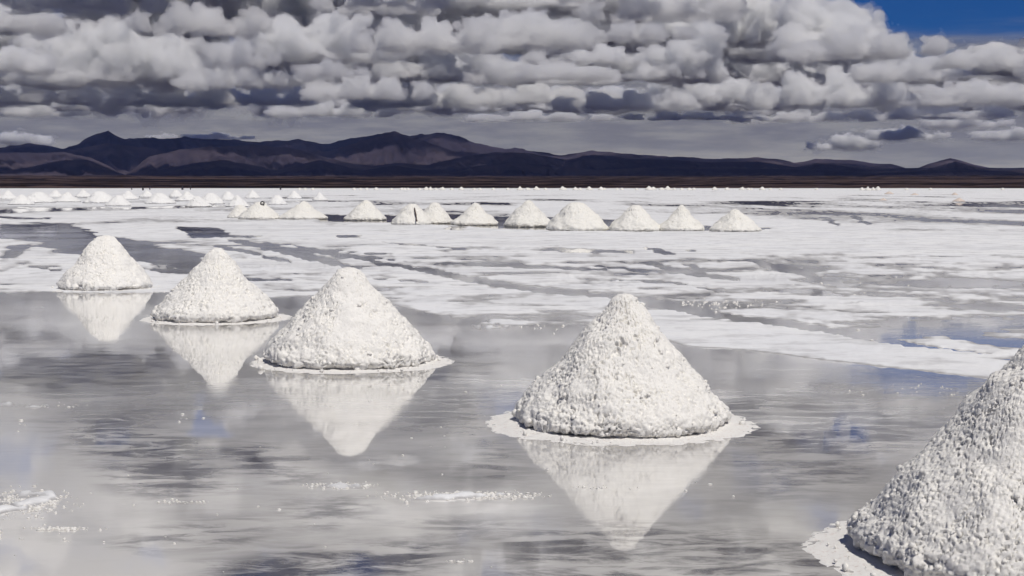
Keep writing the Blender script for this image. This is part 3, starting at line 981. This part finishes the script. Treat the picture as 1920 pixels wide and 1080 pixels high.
def pile_surface(R, H, seed, nth, ns, detail=1.0, tip=1.0, g=1.0, fs=1.0):
    P = np.array(PROFILE)
    P[5:, 0] = P[5:, 0] ** g
    P[9:13, 0] *= tip
    px, pz = P[:, 0] * R, P[:, 1] * H
    seg = np.concatenate([[0], np.cumsum(np.hypot(np.diff(px), np.diff(pz)))])
    s = np.linspace(0, seg[-1] * 0.9985, ns)
    rp, zp = np.interp(s, seg, px), np.interp(s, seg, pz)
    dr, dz = np.gradient(rp), np.gradient(zp)
    ln = np.hypot(dr, dz)
    k = 5
    nr, nz = dz / ln, -dr / ln
    ker = np.ones(k) / k
    nr, nz = (np.convolve(np.pad(a, k // 2, mode='edge'), ker, 'valid') for a in (nr, nz))
    th = np.linspace(0, 2 * math.pi, nth, endpoint=False)
    TH, RP = np.meshgrid(th, rp)
    ZP = np.repeat(zp[:, None], nth, 1)
    NR, NZ = np.repeat(nr[:, None], nth, 1), np.repeat(nz[:, None], nth, 1)
    c, sn = np.cos(TH), np.sin(TH)
    # irregular foot and slightly leaning tip
    foot = 1 + (0.055 * pnoise(c * 1.3 + seed, sn * 1.3, c * 0 + 0.5, seed) + 0.035 * pnoise(c * 4, sn * 4, c * 0 + seed, seed + 1)) * (1 - ZP / H)
    x, y, z = RP * c * foot, RP * sn * foot, ZP.copy()
    lean = (np.clip(ZP / H, 0, 1) ** 2) * R * 0.05
    x = x + lean * math.sin(seed * 1.7)
    y = y + lean * math.cos(seed * 2.3)
    sd = seed * 10
    taper = np.clip(RP / (0.16 * R), 0.25, 1)
    big = 0.050 * fbm(x * 3.2, y * 3.2, z * 3.2, 3, sd)
    wx, wy, wz = (0.02 * pnoise(x * 14, y * 14, z * 14, sd + q) for q in (91, 92, 93))
    xa, ya, za = (x + wx) * fs, (y + wy) * fs, (z + wz) * fs
    w1 = worley(xa * 10, ya * 10, za * 10, sd + 3)
    sel = sstep(fbm(x * 7, y * 7, z * 7, 2, sd + 8), -0.25, 0.35)
    low = sstep(ZP / H, 0.35, 0.0)
    # smooth streak where wet salt slid down
    streak = 0
    if tip < 0.999:
        a = np.arctan2(y, x)
        da = np.abs((a + math.pi / 2 - 0.12 + math.pi) % (2 * math.pi) - math.pi)
        streak = sstep(da + 0.25 * pnoise(x * 6, y * 6, z * 6, sd + 31), 0.42, 0.16) * sstep(ZP / H, 0.2, 0.36)
    rough = (1 - 0.8 * streak) * (0.68 + 0.55 * sstep(fbm(x * 3.6, y * 3.6, z * 3.6, 3, sd + 51), -0.35, 0.35))
    b1 = np.abs(pnoise(xa * 15, ya * 15, za * 15, sd + 3))
    b2 = np.abs(pnoise(xa * 38, ya * 38, za * 38, sd + 4))
    crumb = fbm(xa * 22, ya * 22, za * 22, 4, sd + 6, 0.75)
    d = big + rough / fs ** 0.8 * (0.024 * low * b1 + 0.007 * b2 * (0.4 + 0.8 * sel) + 0.014 * crumb * (0.6 + 0.6 * sel) + 0.060 * low * (0.45 - w1))
    pit = sstep(fbm(xa * 40, ya * 40, za * 40, 3, sd + 14, 0.6), 0.16, 0.34)
    broken = 0.30 + 0.95 * sstep(fbm(x * 5.5, y * 5.5, z * 5.5, 3, sd + 57), -0.3, 0.35)
    d = d - rough * broken / fs ** 0.7 * (0.026 * pit + 0.030 * sstep(fbm(xa * 11, ya * 11, za * 11, 2, sd + 17), 0.38, 0.55))
    d = d * taper * detail
    x = x + d * NR * c
    y = y + d * NR * sn
    z = z + d * NZ
    # crumbs hang over a little
    sag = 0.004 * detail * pnoise(x * 30, y * 30, z * 30, sd + 21)
    z = z + sag * (ZP > 0.03 * H)
    V = np.stack([x.ravel(), y.ravel(), z.ravel()], -1)
    N3 = np.stack([(NR * c).ravel(), (NR * sn).ravel(), NZ.ravel()], -1)
    q = grid_quads(ns, nth, wrap=True)
    return V, N3, q


def close_top(V, q, ns, nth):
    top = len(V)
    ring = np.arange((ns - 1) * nth, ns * nth)
    apex = V[ring].mean(0) + np.array([0, 0, 0.003])
    V = np.concatenate([V, apex[None]])
    # cap with quads that repeat nothing: pair the ring
    caps = np.stack([ring[0::2], np.roll(ring, -1)[0::2], np.roll(ring, -2)[0::2], np.full(len(ring[0::2]), top)], -1)
    return V, np.concatenate([q, caps])


_ico = None


def ico():
    global _ico
    if _ico is None:
        import bmesh
        bm = bmesh.new()
        bmesh.ops.create_icosphere(bm, subdivisions=1, radius=1.0)
        bm.verts.ensure_lookup_table()
        v = np.array([p.co[:] for p in bm.verts])
        f = np.array([[p.index for p in t.verts] for t in bm.faces])
        bm.free()
        _ico = (v, f)
    return _ico


def clods_mesh(V, N3, H, count, seed, smin=0.004, smax=0.024):
    rng = np.random.default_rng(seed)
    iv, jf = ico()
    # more of them, and bigger, about the foot
    w = 1.0 + 2.2 * np.clip(1 - V[:, 2] / (0.28 * H), 0, 1)
    ring_r = np.hypot(V[:, 0], V[:, 1])
    w = w * np.clip(ring_r, 0.02, None)
    idx = rng.choice(len(V), count, p=w / w.sum())
    size = smin + (smax - smin) * rng.random(count) ** 4.0
    size *= 1 + 0.2 * (V[idx, 2] < 0.15 * H)
    C = V[idx] + N3[idx] * (size * 0.15)[:, None]
    C[:, 2] = np.maximum(C[:, 2], 0.02)
    st = 0.65 + 0.7 * rng.random((count, 1, 3))
    jit = 1 + 0.45 * (rng.random((count, len(iv), 1)) - 0.5)
    # a few have rolled out on to the apron
    out = rng.random(count) < 0.10
    ring = np.hypot(C[:, 0], C[:, 1])
    far = np.hypot(V[:, 0], V[:, 1]).max() * (1.0 + 0.16 * rng.random(count) ** 1.5) / np.maximum(ring, 1e-3)
    C[out, 0] *= far[out]
    C[out, 1] *= far[out]
    C[out, 2] = 0.018
    P = C[:, None, :] + iv[None] * jit * st * size[:, None, None]
    f = jf[None] + (np.arange(count) * len(iv))[:, None, None]
    return mesh_np('clods', P.reshape(-1, 3), f.reshape(-1, 3))


def apron_mesh(R, seed, reach, thick=0.017, squash=(1, 1, 1, 1)):
    """low crust of salt round the foot of a pile; squash: reach to +x, +y, -x, -y"""
    nth, nr = 220, 26
    th = np.linspace(0, 2 * math.pi, nth, endpoint=False)
    c, s = np.cos(th), np.sin(th)
    ext = np.where(c > 0, squash[0], squash[2]) * c * c + np.where(s > 0, squash[1], squash[3]) * s * s
    edge = R * (1 + (reach - 1) * ext) * (1 + 0.07 * pnoise(c * 2 + seed, s * 2, c * 0, seed) + 0.04 * pnoise(c * 7, s * 7, c * 0 + seed, seed) + 0.035 * pnoise(c * 22, s * 22, c * 0 + seed, seed))
    t = np.linspace(0.55, 1.0, nr)
    TT = np.repeat(t[:, None], nth, 1)
    E = np.repeat(edge[None], nr, 0)
    x, y = TT * E * c, TT * E * s
    z = thick * (1 - sstep(TT, 0.72, 1.0)) + 0.008 * fbm2(x * 12, y * 12, 3, seed) + 0.006 * fbm2(x * 45, y * 45, 2, seed + 2)
    z[-1] = -0.015
    V = np.stack([x.ravel(), y.ravel(), z.ravel()], -1)
    q = grid_quads(nr, nth, wrap=True)
    return mesh_np('apron', V, q)


REACH = [(1.26, (1.9, 1, 1.0, 1.0)), (1.22, (1.05, 1, 0.85, 1.0)), (1.20, (1.35, 1, 0.9, 0.9)), (1.30, (0.95, 1, 1.05, 0.75)), (1.28, (1, 1, 0.95, 0.8))]
for i, d in enumerate(NEAR):
    root = empty('salt_pile', (d['x'], d['y'], 0.0))
    tag(root, d['lab'], 'salt pile', 'row of near salt piles standing in the pond')
    nth, ns = d['n']
    V, N3, q = pile_surface(d['R'], d['H'], d['seed'], nth, ns, 1.0, 0.95 if i == 2 else 1.0, d['g'], (1.0, 1.0, 1.1, 1.25, 1.7)[i])
    nv = len(V)
    V2, q2 = close_top(V, q, ns, nth)
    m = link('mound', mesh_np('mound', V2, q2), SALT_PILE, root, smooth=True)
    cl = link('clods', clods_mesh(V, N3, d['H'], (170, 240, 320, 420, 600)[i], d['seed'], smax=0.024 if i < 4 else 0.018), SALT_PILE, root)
    cl['kind'] = 'stuff'
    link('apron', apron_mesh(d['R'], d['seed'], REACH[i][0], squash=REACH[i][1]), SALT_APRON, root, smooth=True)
print('near piles', time.time() - T0)

# far piles: px, base py, half width px, apex py, label
far_lib, far_recoloured = [], {}
for k, sd in enumerate((101, 111, 121, 131)):
    V, N3, q = pile_surface(0.80, 0.88, sd, 150, 46, 1.3, 1.0, (0.8, 1.1, 0.92, 0.68)[k])
    V, q = close_top(V, q, 46, 150)
    me = mesh_np('far_mound', V, q)
    me.materials.append(SALT_FAR)
    me.polygons.foreach_set('use_smooth', np.ones(len(me.polygons), bool))
    far_lib.append(me)


def far_pile(i, px, base, half, top, label, group, mat=None):
    x, y = ground_at(px, base)
    R = half / F_PX * y
    e = ray(px, top)
    H = CAM_H + e.z / e.y * y
    me = far_lib[i % 4]
    if mat is not None:
        key = (i % 4, mat.name)
        if key not in far_recoloured:
            far_recoloured[key] = me.copy()
            far_recoloured[key].materials.clear()
            far_recoloured[key].materials.append(mat)
        me = far_recoloured[key]
    o = bpy.data.objects.new('salt_pile', me)
    COL.objects.link(o)
    o.location = (x, y, 0.0)
    o.rotation_euler = (0, 0, i * 1.37)
    o.scale = (R / 0.80, R / 0.80, H / 0.88)
    tag(o, label, 'salt pile', group)
    return o


ROW = [
    (486, 411, 37, 378, 'white salt pile of the distant row with a small dark ring at its tip'),
    (568, 411, 42, 377, 'white salt pile of the distant row left of the dark puddle'),
    (685, 413, 37, 375, 'lone white salt pile just right of the dark puddle in the distant row'),
    (772, 421, 36, 382, 'white salt pile with a dark stick leaning on its face'),
    (814, 419, 33, 379, 'white salt pile half hidden behind the one with the stick'),
    (890, 422, 42, 380, 'yellowish white salt pile, third from the stick in the distant row'),
    (990, 425, 43, 375, 'tallest white salt pile at the middle of the distant row'),
    (1082, 432, 54, 379, 'widest and slightly brown flecked salt pile of the distant row'),
    (1190, 433, 45, 384, 'third salt pile from the right end of the distant row'),
    (1277, 433, 41, 384, 'second salt pile from the right end of the distant row'),
    (1378, 434, 46, 392, 'last salt pile at the right end of the distant row'),
    (452, 409, 24, 384, 'low salt pile at the left end of the distant row'),
]
for i, (px, b, hw, tp, lab) in enumerate(ROW):
    far_pile(i, px, b, hw * 1.08, tp, lab, 'distant row of salt piles')
BACK = [(14, 374, 16, 359), (40, 384, 20, 367), (72, 380, 26, 362), (104, 370, 12, 359), (126, 379, 20, 362), (156, 370, 13, 358), (188, 381, 25, 361), (222, 386, 20, 368), (240, 374, 17, 360), (276, 370, 12, 359),
        (300, 382, 23, 364), (330, 370, 12, 358), (352, 377, 19, 361), (372, 388, 20, 370), (396, 383, 21, 364), (428, 376, 14, 361), (446, 388, 18, 368), (474, 372, 12, 359), (520, 384, 15, 368), (552, 373, 11, 360), (600, 376, 12, 363)]
ORD = 'leftmost second third fourth fifth sixth seventh eighth ninth tenth eleventh twelfth thirteenth fourteenth fifteenth sixteenth seventeenth eighteenth nineteenth twentieth'.split() + ['rightmost']
for i, (px, b, hw, tp) in enumerate(BACK):
    far_pile(i + 1, px, b, hw * 1.25, tp - 2.5, ORD[i] + (' of' if i in (0, 20) else ' from the left of') + ' the blurred low white salt piles scattered behind the near piles', 'scattered far salt piles', SALT_PALE)
rng = random.Random(5)
HORIZ = [705, 734, 754, 765, 799, 807, 830, 847, 865, 889, 900, 925, 952, 975, 1006, 1023, 1055, 1079, 1105, 1127, 1166, 1194, 1217, 1225, 1239, 1252, 1278, 1301, 1340, 1364, 1392, 1429, 1531, 1700, 1745, 1880] + [rng.uniform(560, 1480) for _ in range(34)]
TALL = {705: 1, 799: 2, 807: 2, 830: 2, 865: 2, 975: 3, 1006: 3, 1055: 3, 1079: 2, 1105: 3, 1127: 2, 1217: 4, 1225: 2, 1252: 4, 1340: 2, 1364: 1, 1392: 2, 1429: 2}
for i, px in enumerate(HORIZ):
    t = TALL.get(px, 0)
    far_pile(i, px, 356.5, 4.2 + t * 1.0, 351.8 - t * 0.8, 'tiny white salt pile on the rim of the flat', 'tiny salt piles along the horizon')
for i, (px, b, hw, tp) in enumerate([(1616, 357, 5, 351), (1627, 357, 6, 349.5), (1637, 357, 4, 350.5), (1646, 357, 6, 349.5)]):
    far_pile(i, px, b, hw, tp, 'one of the clustered white salt piles on the rim of the flat at right', 'cluster of salt piles on the horizon')
for i, (px, b, hw, tp, lab) in enumerate([
        (1667, 364, 9, 359, 'brownish low salt heap beside the clustered white piles'), (1656, 376, 8, 371, 'brownish low salt heap lying in front of the clustered white piles'),
        (1798, 378, 12, 371, 'brownish low salt heap at far right, the larger one'), (1790, 366, 6, 361, 'brownish low salt heap at far right, the small one behind'),
        (1715, 366, 8, 362, 'brownish low salt heap between the clustered piles and the far right heaps')]):
    far_pile(i, px, b, hw, tp, lab, 'brownish far salt heaps', SALT_BROWN)
print('far piles', time.time() - T0)

# ------------------------------------------------------------------ small things


def tube(path, radius, seg=8):
    pts = [Vector(p) for p in path]
    V, Q = [], []
    for i, p in enumerate(pts):
        t = (pts[min(i + 1, len(pts) - 1)] - pts[max(i - 1, 0)]).normalized()
        a = t.orthogonal().normalized()
        b = t.cross(a)
        rad = radius[i] if isinstance(radius, (list, tuple)) else radius
        for k in range(seg):
            w = 2 * math.pi * k / seg
            V.append(p + (a * math.cos(w) + b * math.sin(w)) * rad)
    n = len(pts)
    for i in range(n - 1):
        for k in range(seg):
            Q.append((i * seg + k, i * seg + (k + 1) % seg, (i + 1) * seg + (k + 1) % seg, (i + 1) * seg + k))
    Q += [tuple(reversed(range(seg))), tuple((n - 1) * seg + k for k in range(seg))]
    me = bpy.data.meshes.new('tube')
    me.from_pydata([v[:] for v in V], [], Q)
    return me


# stick leaning on a far pile
x, y = ground_at(781, 421)
e0, e1 = ray(781.5, 414.5), ray(777, 390)
yb, yt = y - 0.98, y - 0.42
p0 = Vector((e0.x / e0.y * yb, yb, CAM_H + e0.z / e0.y * yb))
p1 = Vector((e1.x / e1.y * yt, yt, CAM_H + e1.z / e1.y * yt))
mid = (p0 + p1) / 2 + Vector((0.015, -0.02, 0))
st = link('stick', tube([p0, mid, p1], [0.036, 0.033, 0.026]), WOOD)
tag(st, 'dark stick leaning against the face of a distant salt pile', 'stick')
# ring at the tip of a far pile
x, y = ground_at(486, 411)
e = ray(492, 381)
yy = y - 0.26
cx, cz = e.x / e.y * yy, CAM_H + e.z / e.y * yy
R_, r_ = 0.085, 0.030
V, Q = [], []
for i in range(24):
    a = 2 * math.pi * i / 24
    for k in range(10):
        b = 2 * math.pi * k / 10
        rr = R_ + r_ * math.cos(b)
        V.append((rr * math.cos(a), r_ * 1.2 * math.sin(b), rr * math.sin(a)))
        Q.append((i * 10 + k, ((i + 1) % 24) * 10 + k, ((i + 1) % 24) * 10 + (k + 1) % 10, i * 10 + (k + 1) % 10))
me = bpy.data.meshes.new('ring')
me.from_pydata(V, [], Q)
ring = link('rubber_ring', me, RUBBER, smooth=True)
ring.location = (cx, yy, cz)
ring.rotation_euler = (math.radians(-15), 0, math.radians(12))
tag(ring, 'small black ring standing at the tip of a distant salt pile', 'ring')
# dark marker posts at the far edge of the salt
for px, b, t, w, lab in ((247, 356, 349, 0.9, 'thin dark marker post at far shore, leftmost of its kind'), (268, 357, 350, 1.6, 'thick dark marker stump at far shore near the leftmost post'),
                         (281, 356, 350, 1.0, 'thin dark marker post just right of the thick leftmost stump'), (342, 356, 350, 1.9, 'thickest dark marker stump at far shore below the brown hill'),
                         (357, 356, 347.5, 0.9, 'tallest thin dark marker post at far shore'), (526, 356, 349, 1.6, 'dark marker post at far shore standing alone, rightmost of its kind')):
    x, y = ground_at(px, b)
    e = ray(px, t)
    H = CAM_H + e.z / e.y * y
    rad = w / F_PX * y
    o = link('marker_post', tube([(0, 0, -0.1), (0.02, 0, H * 0.5), (-0.03, 0, H * 0.9), (0, 0, H)], [rad * 1.1, rad, rad * 0.95, rad * 0.6]), DARK)
    o.location = (x, y, 0)
    tag(o, lab, 'post', 'dark posts along the far shore')

# crumbs of salt lying in the shallow water and about the piles
rg = np.random.default_rng(8)
iv, jf = ico()
C, S = [], []
for px, py, sx, sy, n in ((1605, 735, 30, 8, 7), (1720, 730, 60, 12, 16), (1780, 735, 40, 8, 8), (40, 800, 20, 20, 5), (50, 942, 90, 22, 260), (640, 912, 60, 5, 160), (870, 930, 125, 7, 320), (120, 992, 50, 4, 60), (340, 942, 40, 3, 30),
                          (1340, 905, 60, 40, 4), (340, 775, 60, 14, 8), (795, 830, 40, 30, 5), (1640, 545, 200, 30, 60), (1350, 570, 90, 10, 120), (1500, 640, 200, 30, 60), (980, 612, 60, 6, 30),
                          (110, 760, 60, 6, 16), (1000, 700, 700, 120, 22), (600, 930, 500, 100, 26), (1120, 915, 60, 3, 14), (100, 545, 60, 3, 20), (330, 545, 60, 4, 30), (30, 990, 100, 40, 30), (860, 1052, 30, 6, 10)):
    for _ in range(n):
        qx, qy = px + sx * rg.normal() * 0.5, py + sy * rg.normal() * 0.5
        if qy < 400:
            continue
        gx, gy = ground_at(qx, qy)
        C.append((gx, gy, 0.002))
        S.append(0.003 + 0.008 * rg.random() ** 2 * (2.0 if qy < 660 else 1.0))
C, S = np.array(C), np.array(S)
n = len(C)
jit = 1 + 0.5 * (rg.random((n, len(iv), 1)) - 0.5)
P = C[:, None] + iv[None] * jit * (0.6 + 0.8 * rg.random((n, 1, 3))) * np.array([1.3, 1.3, 0.8]) * S[:, None, None]
f = jf[None] + (np.arange(n) * len(iv))[:, None, None]
o = link('salt_crumbs', mesh_np('salt_crumbs', P.reshape(-1, 3), f.reshape(-1, 3)), SALT_PILE)
tag(o, 'loose white salt crumbs scattered over the shallow pond', 'salt crumbs', kind='stuff')
print('done', time.time() - T0, 'triangles', sum(sum(len(p.vertices) - 2 for p in me.polygons) if len(me.polygons) < 2000 else 2 * len(me.polygons) for me in bpy.data.meshes))
